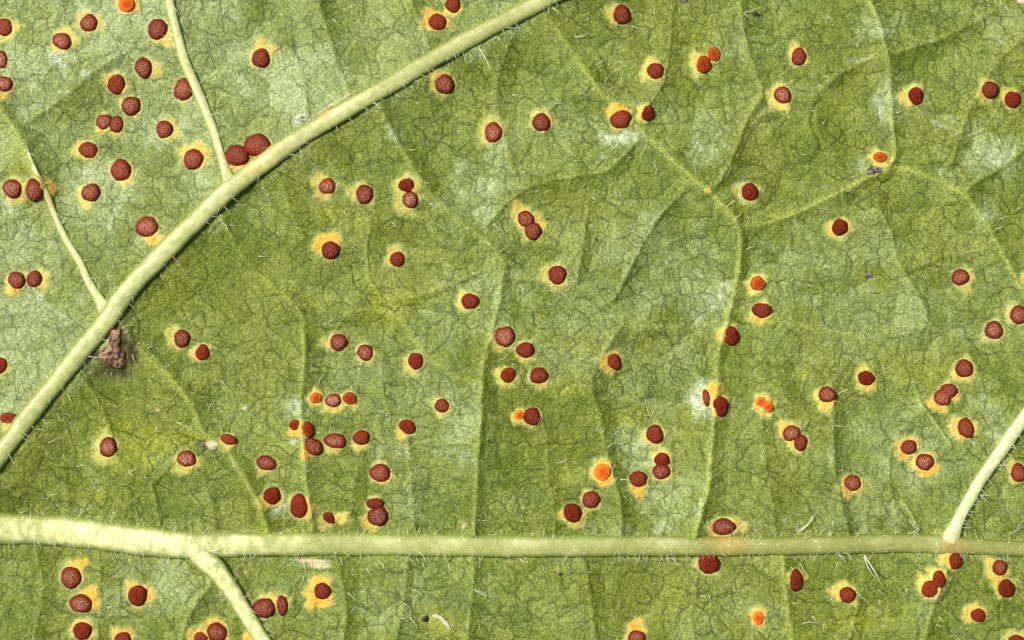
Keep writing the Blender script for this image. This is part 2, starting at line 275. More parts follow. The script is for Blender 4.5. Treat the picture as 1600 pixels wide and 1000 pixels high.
def poly_field(path, radius):
    """yield (slice, signed-lit distance info) per polyline: nearest distance, dot towards the light, path value."""
    x0, x1 = path[:, 0].min() - radius, path[:, 0].max() + radius
    y0, y1 = path[:, 1].min() - radius, path[:, 1].max() + radius
    i0, i1 = np.searchsorted(ax, [x0, x1]); j0, j1 = np.searchsorted(ay, [y0, y1])
    sx = X[j0:j1, i0:i1]; sy = Y[j0:j1, i0:i1]
    best = np.full(sx.shape, 9e9, np.float32); lit = np.zeros_like(best); tt = np.zeros_like(best); hw = np.zeros_like(best)
    n = len(path)
    for k in range(n - 1):
        a = path[k]; b = path[k + 1]
        qx0, qx1 = min(a[0], b[0]) - radius, max(a[0], b[0]) + radius
        qy0, qy1 = min(a[1], b[1]) - radius, max(a[1], b[1]) + radius
        u0, u1 = np.searchsorted(ax[i0:i1], [qx0, qx1]); v0, v1 = np.searchsorted(ay[j0:j1], [qy0, qy1])
        if u1 <= u0 or v1 <= v0: continue
        px = sx[v0:v1, u0:u1]; py = sy[v0:v1, u0:u1]
        dx, dy = b[0] - a[0], b[1] - a[1]; L2 = dx * dx + dy * dy + 1e-9
        t = np.clip(((px - a[0]) * dx + (py - a[1]) * dy) / L2, 0, 1)
        ex = px - (a[0] + t * dx); ey = py - (a[1] + t * dy)
        dd = np.sqrt(ex * ex + ey * ey)
        w = best[v0:v1, u0:u1]; m = dd < w
        best[v0:v1, u0:u1] = np.where(m, dd, w)
        lv = (ex * LX - ey * LY) / (dd + 1e-3)
        lit[v0:v1, u0:u1] = np.where(m, lv, lit[v0:v1, u0:u1])
        tt[v0:v1, u0:u1] = np.where(m, (k + t) / (n - 1), tt[v0:v1, u0:u1])
        if len(a) > 2:
            hw[v0:v1, u0:u1] = np.where(m, a[2] + (b[2] - a[2]) * t, hw[v0:v1, u0:u1])
    return (slice(j0, j1), slice(i0, i1)), best, lit, tt, hw

# wobble used to make every traced line irregular
WX = (fnoise(X, Y, 26, 11, 2) - .5); WY = (fnoise(X, Y, 26, 12, 2) - .5)
wx2 = (vnoise(X, Y, 7, 13) - .5); wy2 = (vnoise(X, Y, 7, 14) - .5)

def blobs(lst, edge=.55, nz=.75):
    f = np.zeros_like(X)
    for (cx, cy, rx, ry, rot, s) in lst:
        if s <= 0: continue
        R = max(rx, ry) * 2.0
        i0, i1 = np.searchsorted(ax, [cx - R, cx + R]); j0, j1 = np.searchsorted(ay, [cy - R, cy + R])
        c, q = math.cos(math.radians(rot)), math.sin(math.radians(rot))
        ex = X[j0:j1, i0:i1] - cx; ey = Y[j0:j1, i0:i1] - cy
        u = (ex * c + ey * q) / rx; v = (-ex * q + ey * c) / ry
        r = np.sqrt(u * u + v * v) + nz * (NZ[j0:j1, i0:i1] - .5) * 1.6
        g = s * (1 - sstep(edge - .25, 1.25, r))
        f[j0:j1, i0:i1] = np.maximum(f[j0:j1, i0:i1], g)
    return f
NZ = fnoise(X, Y, 22, 41, 3)

# fine vein network (three ranks of Voronoi-like areoles)
ea, ra, ia = voro(X + WX * 18 + wx2 * 2.2, (Y + WY * 18 + wy2 * 2.2) * .92, 58, 3)
eb, rb, ib = voro(X + WX * 10 + wx2 * 2.4, Y + WY * 10 + wy2 * 2.4, 23, 4)
ec, rc, ic = voro(X + WX * 8 + wx2 * 3, Y + WY * 8 + wy2 * 3, 10.5, 5)
visA = sstep(.12, .45, ia) * (.45 + .5 * vnoise(X, Y, 60, 21))
visB = sstep(.12, .62, ib) * sstep(.22, .50, fnoise(X, Y, 46, 22, 2) + .08)
visC = sstep(.45, .9, ic) * sstep(.38, .62, fnoise(X, Y, 40, 23, 2))
wob = .75 + .6 * vnoise(X, Y, 9, 24)
groove = np.maximum(np.exp(-(ea / (1.35 * wob)) ** 2) * visA, np.exp(-(eb / (1.05 * wob)) ** 2) * visB)
groove = np.maximum(groove, np.exp(-(ec / 0.95) ** 2) * visC * .75)
areole = .50 * sstep(0, 11, eb) + .15 * sstep(0, 6, ec) + .8 * sstep(0, 26, ea)      # cushions between the veins
cell_tint = .50 * (ra - .5) + .55 * (rb - .5) + .35 * (rc - .5)

H = np.zeros_like(X)
H += 26 * (fnoise(X, Y, 420, 51, 2) - .5) + 16 * (fnoise(X, Y, 130, 52, 2) - .5) + 2.2 * (fnoise(X, Y, 48, 53, 2) - .5)
H += areole - .30 * groove
H += .5 * (vnoise(X, Y, 7.5, 54) - .5) + .55 * (vnoise(X, Y, 4.0, 55) - .5)

veinm = np.zeros_like(X); ridge = np.zeros_like(X); broad = np.zeros_like(X); trough = np.zeros_like(X)
for (st, colr, hw, pts) in SEC:
    pp = np.array(pts, float)
    path = spline(pp, 8)
    n = len(path); wv = rng.randn(n, 2) * .5
    path[:, :2] += wv
    sl, dd, lit, tt, _ = poly_field(path, 85)
    dd = np.maximum(dd + 2.4 * (NZ[sl] - .5), 0)
    fade = sstep(0, .05, tt) * .3 + .7
    fade = fade * (.75 + .5 * vnoise(X[sl], Y[sl], 55, 61))
    wsoft = 15 + 27 * sstep(-.8, .8, lit)
    ridge[sl] = np.maximum(ridge[sl], st * fade * 1.5 * np.exp(-(dd / (hw * .95)) ** 2))
    broad[sl] = np.maximum(broad[sl], st * fade * 10.0 * np.exp(-(dd / wsoft) ** 1.45) * (1 - sstep(60, 85, dd)))
    veinm[sl] = np.maximum(veinm[sl], st * colr * fade * np.exp(-(dd / (hw * 1.05)) ** 2))
    dark_side = np.exp(-((dd - hw * 1.25) / (hw * .6)) ** 2) * sstep(.1, -.6, lit)
    trough[sl] = np.maximum(trough[sl], st * fade * dark_side)
H += ridge + broad - .35 * trough
# the blade leans up to the thick diagonal vein and sinks to the midrib
bigm = np.zeros_like(X)
for nm, rad, up, wlit, wdark in (('diagonal', 260, 20, 95, 60), ('midrib', 160, -9, 60, 50), ('lower', 70, 7, 28, 20), ('right', 70, 6, 26, 20), ('upper', 60, 8, 26, 18), ('left', 50, 5, 20, 14)):
    sl, dd, lit, tt, hw = poly_field(spline(BIG[nm], 14), rad)
    w = wdark + (wlit - wdark) * sstep(-.8, .8, lit)
    H[sl] += up * np.exp(-(dd / w) ** 1.6) * (1 - sstep(rad * .75, rad, dd))
    bigm[sl] = np.maximum(bigm[sl], np.exp(-np.maximum(dd - hw, 0) / 4.5) * (dd < 60))
    veinm[sl] = np.maximum(veinm[sl], .75 * np.exp(-np.maximum(dd - hw * .9, 0) / 3.0) * (dd < 40))

pale = blobs(PALE, .45, .9)
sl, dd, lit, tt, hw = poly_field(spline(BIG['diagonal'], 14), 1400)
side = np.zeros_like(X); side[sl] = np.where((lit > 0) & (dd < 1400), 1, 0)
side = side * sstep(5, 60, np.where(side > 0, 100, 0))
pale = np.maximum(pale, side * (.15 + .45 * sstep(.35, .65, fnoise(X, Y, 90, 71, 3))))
DEEP = [(330, 420, 110, 110, -40, .6), (200, 620, 130, 70, 0, .5), (150, 780, 240, 40, 0, .6), (1280, 190, 70, 60, 0, .45), (1300, 920, 220, 50, 0, .5), (980, 900, 90, 40, 0, .5), (1250, 640, 60, 30, 0, .3), (1100, 150, 60, 90, 0, .25),
        (600, 230, 50, 50, 0, .4), (880, 120, 70, 60, 0, .25), (1150, 570, 30, 60, 0, .3), (1440, 360, 60, 60, 0, .3), (1590, 180, 60, 50, 0, .4), (800, 700, 60, 80, 0, .3), (560, 900, 60, 40, 0, .4), (420, 560, 80, 60, 0, .25), (880, 300, 60, 30, 0, .3), (900, 660, 50, 80, 0, .3)]
LIGHTER = [(1050, 430, 110, 100, 20, .35), (1380, 500, 150, 90, 0, .3), (1400, 680, 130, 90, 0, .25), (960, 480, 150, 70, 0, .25), (700, 470, 90, 60, 0, .25), (860, 220, 90, 70, 0, .2), (620, 90, 130, 60, -25, .3), (1300, 380, 120, 80, 0, .3), (1030, 600, 80, 60, 0, .25), (620, 600, 120, 80, 0, .2)]
pale = np.maximum(pale, blobs(LIGHTER, .5, .9)); deep = blobs(DEEP, .5, 1.0)
pale = np.clip(.07 - .22 * deep + pale + .30 * (fnoise(X, Y, 70, 72, 4) - .5) + .45 * cell_tint * (.3 + pale), 0, 1.1)
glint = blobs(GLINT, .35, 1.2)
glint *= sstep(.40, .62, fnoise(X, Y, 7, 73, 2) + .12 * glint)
yel = blobs(YELLOW, .4, .8)
for pts in PALE_STROKE:
    sl, dd, lit, tt, _ = poly_field(spline(pts, 6), 20)
    g = np.exp(-(dd / 3.0) ** 2); H[sl] += 3.0 * g
    pale[sl] = np.maximum(pale[sl], g); veinm[sl] = np.maximum(veinm[sl], g)

# halo tissue round the pustules
haloP = np.zeros_like(X); haloO = np.zeros_like(X)
EDG = .5 * (ra + rb)
def add_halo(cx, cy, hr, orange, seed, px=None, py=None):
    R = hr * 2
    i0, i1 = np.searchsorted(ax, [cx - R, cx + R]); j0, j1 = np.searchsorted(ay, [cy - R, cy + R])
    ex = X[j0:j1, i0:i1] - cx; ey = Y[j0:j1, i0:i1] - cy
    r = np.sqrt(ex * ex + ey * ey); th = np.arctan2(ey, ex)
    rs = np.random.RandomState(seed)
    f = 1 + .13 * np.sin(2 * th + rs.rand() * 6.3) + .10 * np.sin(3 * th + rs.rand() * 6.3) + .08 * np.sin(5 * th + rs.rand() * 6.3)
    q = r / (hr * f) + .16 * (NZ[j0:j1, i0:i1] - .5) + .22 * (vnoise(ex, ey, 4.5, seed) - .5) + .15 * (rb[j0:j1, i0:i1] - .5)
    p = 1 - sstep(.60, 1.12, q)
    o0 = sstep(.30, .72, vnoise(ex, ey, hr * .55, seed + 5) * .75 + orange * .45 - .12)
    o = .92 * orange * o0 * (1 - sstep(.45, .95, q))
    haloP[j0:j1, i0:i1] = np.maximum(haloP[j0:j1, i0:i1], p * (.68 + .32 * rs.rand()))
    haloO[j0:j1, i0:i1] = np.maximum(haloO[j0:j1, i0:i1], o)
    H[j0:j1, i0:i1] += 2.2 * (1 - sstep(.5, 1.15, q))
    return (slice(j0, j1), slice(i0, i1)), q
for k, (x, y, rx, ry, rot, bloom, heat, hx, hy, hr, orange) in enumerate(PUST):
    if hr > 0:
        add_halo(x + hx, y + hy, hr * 1.09, orange, 100 + k)
for k, (x, y, hr, orange) in enumerate(EXTRA_HALO):
    if hr > 0: add_halo(x, y, hr, orange, 900 + k)
pocket = np.zeros_like(X)
for (x, y, rx, ry, rot, *_r) in PUST:                       # a thin pale torn lip of skin hugging each pustule
    R = 40
    i0, i1 = np.searchsorted(ax, [x - R, x + R]); j0, j1 = np.searchsorted(ay, [y - R, y + R])
    c, q = math.cos(math.radians(rot)), math.sin(math.radians(rot))
    ex = X[j0:j1, i0:i1] - x; ey = Y[j0:j1, i0:i1] - y
    r = np.sqrt(((ex * c + ey * q) / rx) ** 2 + ((-ex * q + ey * c) / ry) ** 2)
    H[j0:j1, i0:i1] += .9 * np.exp(-((r - 1.12) / .10) ** 2) * (.4 + vnoise(ex, ey, 6, int(x)))
    pocket[j0:j1, i0:i1] = np.maximum(pocket[j0:j1, i0:i1], np.exp(-((r - 1.12) / .09) ** 2) * (.3 + .7 * vnoise(ex, ey, 7, int(y))))

# dead tissue stains
stain = blobs([(192, 526, 15, 34, -20, .95), (176, 580, 32, 15, 0, .9), (206, 543, 13, 28, 0, 1), (150, 556, 10, 8, 0, .6), (1360, 430, 6, 6, 0, .9), (1366, 266, 13, 6, -15, .85), (1181, 21, 5, 5, 0, .7),
               (665, 968, 6, 5, 0, 1), (314, 694, 6, 5, 0, .6), (1340, 309, 7, 5, 0, .4), (1068, 2, 6, 4, 0, .8), (876, 897, 4, 3, 0, .8), (500, 300, 16, 12, 0, .3), (496, 312, 8, 10, 0, .5), (632, 137, 8, 5, 0, .3), (981, 897, 2.5, 2.5, 0, .7)], .5, .6)
scar = blobs([(487, 877, 30, 3.5, 2, .9), (500, 884, 24, 5, 0, .7), (505, 173, 34, 1.6, -32, .55), (545, 150, 18, 1.6, -28, .5), (725, 823, 4, 7, 30, .8), (331, 695, 9, 6, 0, 1), (80, 40, 0.1, .1, 0, 0), (37, 40, 4, 3, 0, .5), (382, 638, 6, 4, -20, .8), (1596, 2, 8, 4, 0, 1), (75, 590, 4, 6, 0, .5), (245, 641, 4, 3, 0, .9), (1462, 935, 6, 4, 0, .6)], .5, .7)
H += -2.0 * stain + 1.0 * scar
H = H.astype(np.float32)

from bisect import bisect
def height(x, y):
    i = min(max(int(np.searchsorted(ax, x)) - 1, 0), NX - 2); j = min(max(int(np.searchsorted(ay, y)) - 1, 0), NY - 2)
    fx = (x - ax[i]) / (ax[i + 1] - ax[i]); fy = (y - ay[j]) / (ay[j + 1] - ay[j])
    return float((H[j, i] * (1 - fx) + H[j, i + 1] * fx) * (1 - fy) + (H[j + 1, i] * (1 - fx) + H[j + 1, i + 1] * fx) * fy)
def mean_height(x, y, r):
    i0, i1 = np.searchsorted(ax, [x - r, x + r]); j0, j1 = np.searchsorted(ay, [y - r, y + r])
    return float(H[j0:j1, i0:i1].mean())
def slope(x, y, r=10):
    gx = (mean_height(x + r, y, r) - mean_height(x - r, y, r)) / (2 * r)
    gy = (mean_height(x, y + r, r) - mean_height(x, y - r, r)) / (2 * r)
    return gx, gy
def W(x, y, z=0.0):
    return ((x - CX) * P, (CY - y) * P, z * P)

# ------------------------------------------------------------------ materials
def new_mat(name):
    m = bpy.data.materials.new(name); m.use_nodes = True
    nt = m.node_tree; nt.nodes.clear()
    return m, nt
class NB:
    def __init__(s, nt): s.nt = nt
    def n(s, t, **kw):
        nd = s.nt.nodes.new(t)
        for k, v in kw.items(): setattr(nd, k, v)
        return nd
    def l(s, a, b): s.nt.links.new(a, b)
    def put(s, sock, v):
        if hasattr(v, 'is_linked') or hasattr(v, 'links'): s.l(v, sock)
        else: sock.default_value = v
    def mix(s, f, a, b, mode='MIX'):
        nd = s.n('ShaderNodeMix', data_type='RGBA', blend_type=mode)
        s.put(nd.inputs[0], f); s.put(nd.inputs[6], a if not isinstance(a, tuple) else (*a, 1)); s.put(nd.inputs[7], b if not isinstance(b, tuple) else (*b, 1))
        return nd.outputs[2]
    def math(s, op, a, b=None, clamp=False):
        nd = s.n('ShaderNodeMath', operation=op, use_clamp=clamp)
        s.put(nd.inputs[0], a)
        if b is not None: s.put(nd.inputs[1], b)
        return nd.outputs[0]
    def mad(s, a, m, c):
        nd = s.n('ShaderNodeMath', operation='MULTIPLY_ADD'); s.put(nd.inputs[0], a); s.put(nd.inputs[1], m); s.put(nd.inputs[2], c)
        return nd.outputs[0]
    def ramp(s, f, lo, hi, a=0., b=1.):
        nd = s.n('ShaderNodeMapRange', interpolation_type='SMOOTHSTEP'); s.put(nd.inputs[0], f)
        nd.inputs[1].default_value = lo; nd.inputs[2].default_value = hi; nd.inputs[3].default_value = a; nd.inputs[4].default_value = b
        return nd.outputs[0]
    def noise(s, vec, scale, detail=2., rough=.5):
        nd = s.n('ShaderNodeTexNoise'); s.l(vec, nd.inputs['Vector']); nd.inputs['Scale'].default_value = scale
        nd.inputs['Detail'].default_value = detail; nd.inputs['Roughness'].default_value = rough
        return nd.outputs['Fac']
    def attr(s, name):
        nd = s.n('ShaderNodeAttribute', attribute_type='GEOMETRY', attribute_name=name)
        sep = s.n('ShaderNodeSeparateColor'); s.l(nd.outputs['Color'], sep.inputs[0])
        return sep.outputs[0], sep.outputs[1], sep.outputs[2], nd.outputs['Alpha']
    def coords(s):
        tc = s.n('ShaderNodeTexCoord'); mp = s.n('ShaderNodeMapping'); s.l(tc.outputs['Object'], mp.inputs[0])
        mp.inputs['Scale'].default_value = (1 / P, 1 / P, 1 / P)
        return mp.outputs[0]
    def bump(s, h, dist, strength=1.0, normal=None):
        nd = s.n('ShaderNodeBump'); s.l(h, nd.inputs['Height']); nd.inputs['Distance'].default_value = dist * P; nd.inputs['Strength'].default_value = strength
        if normal: s.l(normal, nd.inputs['Normal'])
        return nd.outputs[0]
    def out(s, col, rough, normal, spec=.5, sss=0., sssr=(1, 1, 1), sscale=1e-4, coat=0., coatr=.3):
        b = s.n('ShaderNodeBsdfPrincipled'); o = s.n('ShaderNodeOutputMaterial')
        s.put(b.inputs['Base Color'], col); s.put(b.inputs['Roughness'], rough)
        if normal: s.l(normal, b.inputs['Normal'])
        s.put(b.inputs['Specular IOR Level'], spec)
        if sss:
            b.inputs['Subsurface Weight'].default_value = sss; b.inputs['Subsurface Radius'].default_value = sssr; b.inputs['Subsurface Scale'].default_value = sscale
        s.put(b.inputs['Coat Weight'], coat); b.inputs['Coat Roughness'].default_value = coatr
        s.l(b.outputs[0], o.inputs[0])
        return b

def blade_material():
    m, nt = new_mat("leaf_blade"); b = NB(nt); v = b.coords()
    gr, ve, pa, ye = b.attr("tissue"); hp, ho, st, gl = b.attr("spots"); sc, lip, tint, _ = b.attr("marks")
    big = b.noise(v, .006, 3); mid = b.noise(v, .035, 3); fine = b.noise(v, .27, 2, .65); vfine = b.noise(v, .50, 1.5, .6); patch = b.noise(v, .13, 2)
    c = b.mix(b.ramp(mid, .35, .65), (.112, .150, .0160), (.150, .190, .0250))
    c = b.mix(b.ramp(big, .40, .60), c, b.mix(.5, c, (.160, .188, .020)))
    c = b.mix(b.math('MULTIPLY', pa, .9), c, (.280, .352, .150))
    c = b.mix(b.math('MULTIPLY', ye, .46), c, (.34, .36, .016))
    c = b.mix(b.ramp(tint, .15, .75, .62, 0), c, b.mix(1., c, (.62, .68, .50), 'MULTIPLY'))
    c = b.mix(b.math('MULTIPLY', ve, .58), c, (.265, .315, .055))
    # freckled cell structure: yellow-green flecks and darker pits, with painted sparkle
    light = b.mix(1., c, (1.75, 1.65, 1.9), 'MULTIPLY')
    c = b.mix(b.ramp(fine, .50, .64, 0, .75), c, light)
    c = b.mix(b.ramp(fine, .50, .37, 0, .58), c, b.mix(1., c, (.50, .56, .34), 'MULTIPLY'))
    c = b.mix(b.ramp(vfine, .60, .74, 0, .75), c, (.42, .44, .16))  # tiny yellow-white glints put into the colour
    c = b.mix(b.ramp(vfine, .44, .30, 0, .45), c, b.mix(1., c, (.42, .50, .28), 'MULTIPLY'))
    c = b.mix(b.ramp(patch, .48, .32, 0, .30), c, b.mix(1., c, (.60, .68, .50), 'MULTIPLY'))
    c = b.mix(b.math('MULTIPLY', gr, b.mad(pa, -.15, .84)), c, (.024, .036, .002))
    hcol = b.mix(b.ramp(hp, .35, .95), b.mix(b.ramp(patch, .35, .65), (.40, .42, .10), (.44, .50, .19)), b.mix(b.ramp(patch, .35, .65), (.54, .42, .060), (.53, .48, .12)))
    c = b.mix(b.math('MULTIPLY', hp, b.ramp(fine, .3, .6, .62, .95)), c, hcol)
    c = b.mix(ho, c, b.mix(b.ramp(fine, .35, .62), (.58, .22, .010), (.70, .38, .04)))
    c = b.mix(b.math('MULTIPLY', b.math('MULTIPLY', gr, hp), .35), c, (.25, .22, .03))
    c = b.mix(b.math('MULTIPLY', lip, .22), c, (.66, .56, .30))
    c = b.mix(b.math('MULTIPLY', st, .93), c, b.mix(b.ramp(patch, .4, .6), (.020, .017, .008), (.075, .065, .025)))
    c = b.mix(b.math('MULTIPLY', sc, .85), c, b.mix(b.ramp(patch, .3, .7), (.62, .57, .38), (.60, .40, .22)))
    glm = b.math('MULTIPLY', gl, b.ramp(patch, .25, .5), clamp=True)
    c = b.mix(b.math('MULTIPLY', glm, .22), c, (.55, .64, .52))  # highlight painted in as whitish colour, besides the lower roughness
    rough = b.mad(pa, -.12, .48)
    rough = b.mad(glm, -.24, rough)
    hgt = b.math('ADD', b.math('MULTIPLY', fine, 2.0), b.math('MULTIPLY', vfine, 1.0))
    nrm = b.bump(hgt, 1.1, .8)
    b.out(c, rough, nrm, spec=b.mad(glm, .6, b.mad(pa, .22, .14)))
    return m
def vein_material(name, base, green, white, coat=.15):
    m, nt = new_mat(name); b = NB(nt); v = b.coords()
    nd = b.n('ShaderNodeAttribute', attribute_type='GEOMETRY', attribute_name="along")
    sep = b.n('ShaderNodeSeparateColor'); b.l(nd.outputs['Color'], sep.inputs[0])
    u, w, wh = sep.outputs[0], sep.outputs[1], sep.outputs[2]
    cmb = b.n('ShaderNodeCombineXYZ'); b.l(u, cmb.inputs[0]); b.l(b.math('MULTIPLY', w, 16.0), cmb.inputs[1])
    st = b.n('ShaderNodeMapping'); b.l(cmb.outputs[0], st.inputs[0]); st.inputs['Scale'].default_value = (75, .07, 1)
    blocks = b.noise(st.outputs[0], 1.0, 2, .55)
    st2 = b.n('ShaderNodeMapping'); b.l(cmb.outputs[0], st2.inputs[0]); st2.inputs['Scale'].default_value = (45, .7, 1)
    st3n = b.n('ShaderNodeMapping'); b.l(cmb.outputs[0], st3n.inputs[0]); st3n.inputs['Scale'].default_value = (190, .22, 1); st3 = st3n.outputs[0]
    fib = b.noise(st2.outputs[0], 1.0, 2)
    fine = b.noise(v, .5, 2)
    c = b.mix(b.ramp(blocks, .42, .62), base, white)
    c = b.mix(b.math('MULTIPLY', wh, b.ramp(blocks, .30, .66, .25, 1)), c, (.66, .67, .31))
    c = b.mix(b.ramp(fib, .5, .34, 0, .28), c, green)
    edge = b.math('ABSOLUTE', w)
    c = b.mix(b.ramp(edge, .50, .95, 0, .85), c, green)
    c = b.mix(b.ramp(fine, .57, .72, 0, .30), c, (.80, .82, .55))
    tr = b.n('ShaderNodeAttribute', attribute_type='GEOMETRY', attribute_name="rust")
    c = b.mix(b.math('MULTIPLY', tr.outputs['Fac'], b.ramp(fine, .35, .62, .18, .55)), c, (.75, .36, .10))
    c = b.mix(nd.outputs['Alpha'], c, b.mix(1., c, (.74, .74, .60), 'MULTIPLY'))
    fleck = b.noise(st3, 1.0, 1)
    c = b.mix(b.ramp(fleck, .66, .78, 0, .55), c, (.80, .80, .52))  # small bright sparkles painted into the vein colour
    c = b.mix(b.ramp(fleck, .36, .26, 0, .35), c, green)
    nrm = b.bump(b.math('ADD', b.math('MULTIPLY', fib, .8), b.math('MULTIPLY', fine, .8)), 1.2, .6)
    b.out(c, .46, nrm, spec=.45, sss=.35, sssr=(1, .95, .5), sscale=2.5e-4, coat=coat, coatr=.35)
    return m
def pustule_material():
    m, nt = new_mat("rust_spores"); b = NB(nt); v = b.coords()
    rad, bl, heat, rnd = b.attr("pustule")
    g = b.n('ShaderNodeTexVoronoi'); b.l(v, g.inputs['Vector']); g.inputs['Scale'].default_value = .40
    fine = b.noise(v, .55, 2, .6); med = b.noise(v, .12, 2)
    brown = b.mix(b.ramp(med, .35, .65), (.105, .0085, .0018), (.185, .0175, .0030))
    brown = b.mix(b.ramp(rnd, 0, 1, 0, .45), brown, (.25, .030, .004))
    hot = b.mix(b.ramp(rad, .15, .95), (.66, .065, .005), (.84, .25, .015))
    c = b.mix(b.ramp(heat, .05, 1.05), brown, hot)
    blm = b.math('MULTIPLY', b.ramp(fine, .42, .56), b.ramp(b.mad(med, .5, rad), 1.25, .45))
    c = b.mix(b.math('MULTIPLY', b.math('MULTIPLY', blm, bl), 1.35, clamp=True), c, (.50, .25, .16))
    c = b.mix(b.ramp(fine, .60, .72, 0, .35), c, (.40, .09, .035))
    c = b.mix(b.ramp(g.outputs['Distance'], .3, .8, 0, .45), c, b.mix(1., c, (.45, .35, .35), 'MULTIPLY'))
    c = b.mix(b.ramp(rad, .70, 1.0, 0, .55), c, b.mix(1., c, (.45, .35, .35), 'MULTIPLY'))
    nrm = b.bump(b.math('ADD', fine, b.math('MULTIPLY', g.outputs['Distance'], -.9)), 1.6, .9)
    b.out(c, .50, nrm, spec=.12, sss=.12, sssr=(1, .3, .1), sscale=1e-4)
    return m
def simple(name, c1, c2, rough=.6, sc=.2, bd=1.0, trans=0., spec=.5):
    m, nt = new_mat(name); b = NB(nt); v = b.coords()
    n = b.noise(v, sc, 3)
    c = b.mix(b.ramp(n, .38, .62), c1, c2)
    bs = b.out(c, rough, b.bump(n, bd * 2), spec=spec)
    if trans: bs.inputs['Transmission Weight'].default_value = trans
    return m
M_BLADE = blade_material()
M_VEIN = vein_material("vein_skin", (.300, .335, .095), (.170, .225, .026), (.365, .390, .130))
M_VEIN2 = vein_material("small_vein_skin", (.36, .40, .15), (.22, .29, .05), (.48, .50, .22))
M_VEIN3 = vein_material("bleached_vein_skin", (.44, .48, .22), (.25, .32, .07), (.60, .63, .38), .3)
M_PUST = pustule_material()
M_HAIR = simple("hair_wall", (.58, .60, .38), (.76, .77, .56), .28, .3, .1, spec=.6)
M_DEAD = simple("dead_tissue", (.050, .028, .012), (.30, .165, .080), .6, .13, 1.2)
M_BLACK = simple("dark_debris", (.010, .009, .010), (.05, .045, .05), .45, .3, 1.0)
M_GREY = simple("grey_debris", (.05, .045, .045), (.22, .19, .18), .6, .25, 1.0)
M_HUSK = simple("husk_skin", (.30, .28, .20), (.50, .48, .38), .35, .15, .6)

# ------------------------------------------------------------------ objects
def link(o, parent=None):
    COL.objects.link(o)
    if parent: o.parent = parent
    return o
def mesh_obj(name, verts, faces, mat, parent=None, loc=(0, 0, 0)):
    me = bpy.data.meshes.new(name); me.from_pydata(verts, [], faces); me.update()
    me.polygons.foreach_set('use_smooth', [True] * len(me.polygons)); me.materials.append(mat)
    o = bpy.data.objects.new(name, me); o.location = loc
    return link(o, parent)

leaf = bpy.data.objects.new("leaf", None); link(leaf)
leaf.empty_display_size = .005
leaf['label'] = "green hairy leaf underside with pale raised veins and many reddish brown rust pustules"
leaf['category'] = "leaf"

def build_blade():
    T = 9.0                                      # thickness of the blade, leaf units
    n = NX * NY
    top = np.empty((n, 3), np.float32)
    top[:, 0] = ((X - CX) * P).ravel(); top[:, 1] = ((CY - Y) * P).ravel(); top[:, 2] = (H * P).ravel()
    # rim ring for the thickness and a coarser back skin
    idx = np.arange(n).reshape(NY, NX)
    ring = np.concatenate([idx[0, :], idx[1:, -1], idx[-1, -2::-1], idx[-2:0:-1, 0]])
    under = top[ring].copy(); under[:, 2] -= T * P
    ii = np.unique(np.append(np.arange(0, NX, 9), NX - 1)); jj = np.unique(np.append(np.arange(0, NY, 9), NY - 1))
    bi = idx[np.ix_(jj, ii)]
    back = top[bi.ravel()].copy(); back[:, 2] -= T * P
    V = np.concatenate([top, under, back])
    a = idx[:-1, :-1].ravel(); b_ = idx[:-1, 1:].ravel(); c = idx[1:, 1:].ravel(); d_ = idx[1:, :-1].ravel()
    q = np.stack([a, d_, c, b_], 1)
    m = len(ring); k = np.arange(m); k2 = (k + 1) % m
    side_q = np.stack([ring[k], ring[k2], n + k2, n + k], 1)
    nb = np.arange(len(back)).reshape(bi.shape) + n + m
    back_q = np.stack([nb[:-1, :-1].ravel(), nb[:-1, 1:].ravel(), nb[1:, 1:].ravel(), nb[1:, :-1].ravel()], 1)
    me = bpy.data.meshes.new("blade")
    me.vertices.add(len(V)); me.vertices.foreach_set('co', V.ravel())
    nq = len(q) + len(side_q) + len(back_q)
    loops = np.concatenate([q.ravel(), side_q.ravel(), back_q.ravel()]).astype(np.int32)
    starts = (np.arange(nq) * 4).astype(np.int32)
    me.loops.add(len(loops)); me.loops.foreach_set('vertex_index', loops)
    me.polygons.add(nq); me.polygons.foreach_set('loop_start', starts)
    me.polygons.foreach_set('use_smooth', np.ones(nq, bool))
    def put(name, chans):
        at = me.attributes.new(name, 'FLOAT_COLOR', 'POINT')
        A = np.zeros((len(V), 4), np.float32)
        for i, ch in enumerate(chans): A[:n, i] = np.clip(ch, 0, 1.2).ravel()
        at.data.foreach_set('color', A.ravel())
    put("tissue", [groove * (1 - .6 * haloP) * (1 - .85 * np.clip(veinm, 0, 1)), veinm, pale, yel])
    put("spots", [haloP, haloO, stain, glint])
    put("marks", [scar, pocket, np.clip(.56 + cell_tint - .40 * deep + .30 * (fnoise(X, Y, 85, 75, 3) - .5), 0, 1) * .9, np.ones_like(X)])
    me.update(calc_edges=True); me.validate()
    me.materials.append(M_BLADE)
    o = bpy.data.objects.new("blade", me); link(o, leaf)
build_blade()

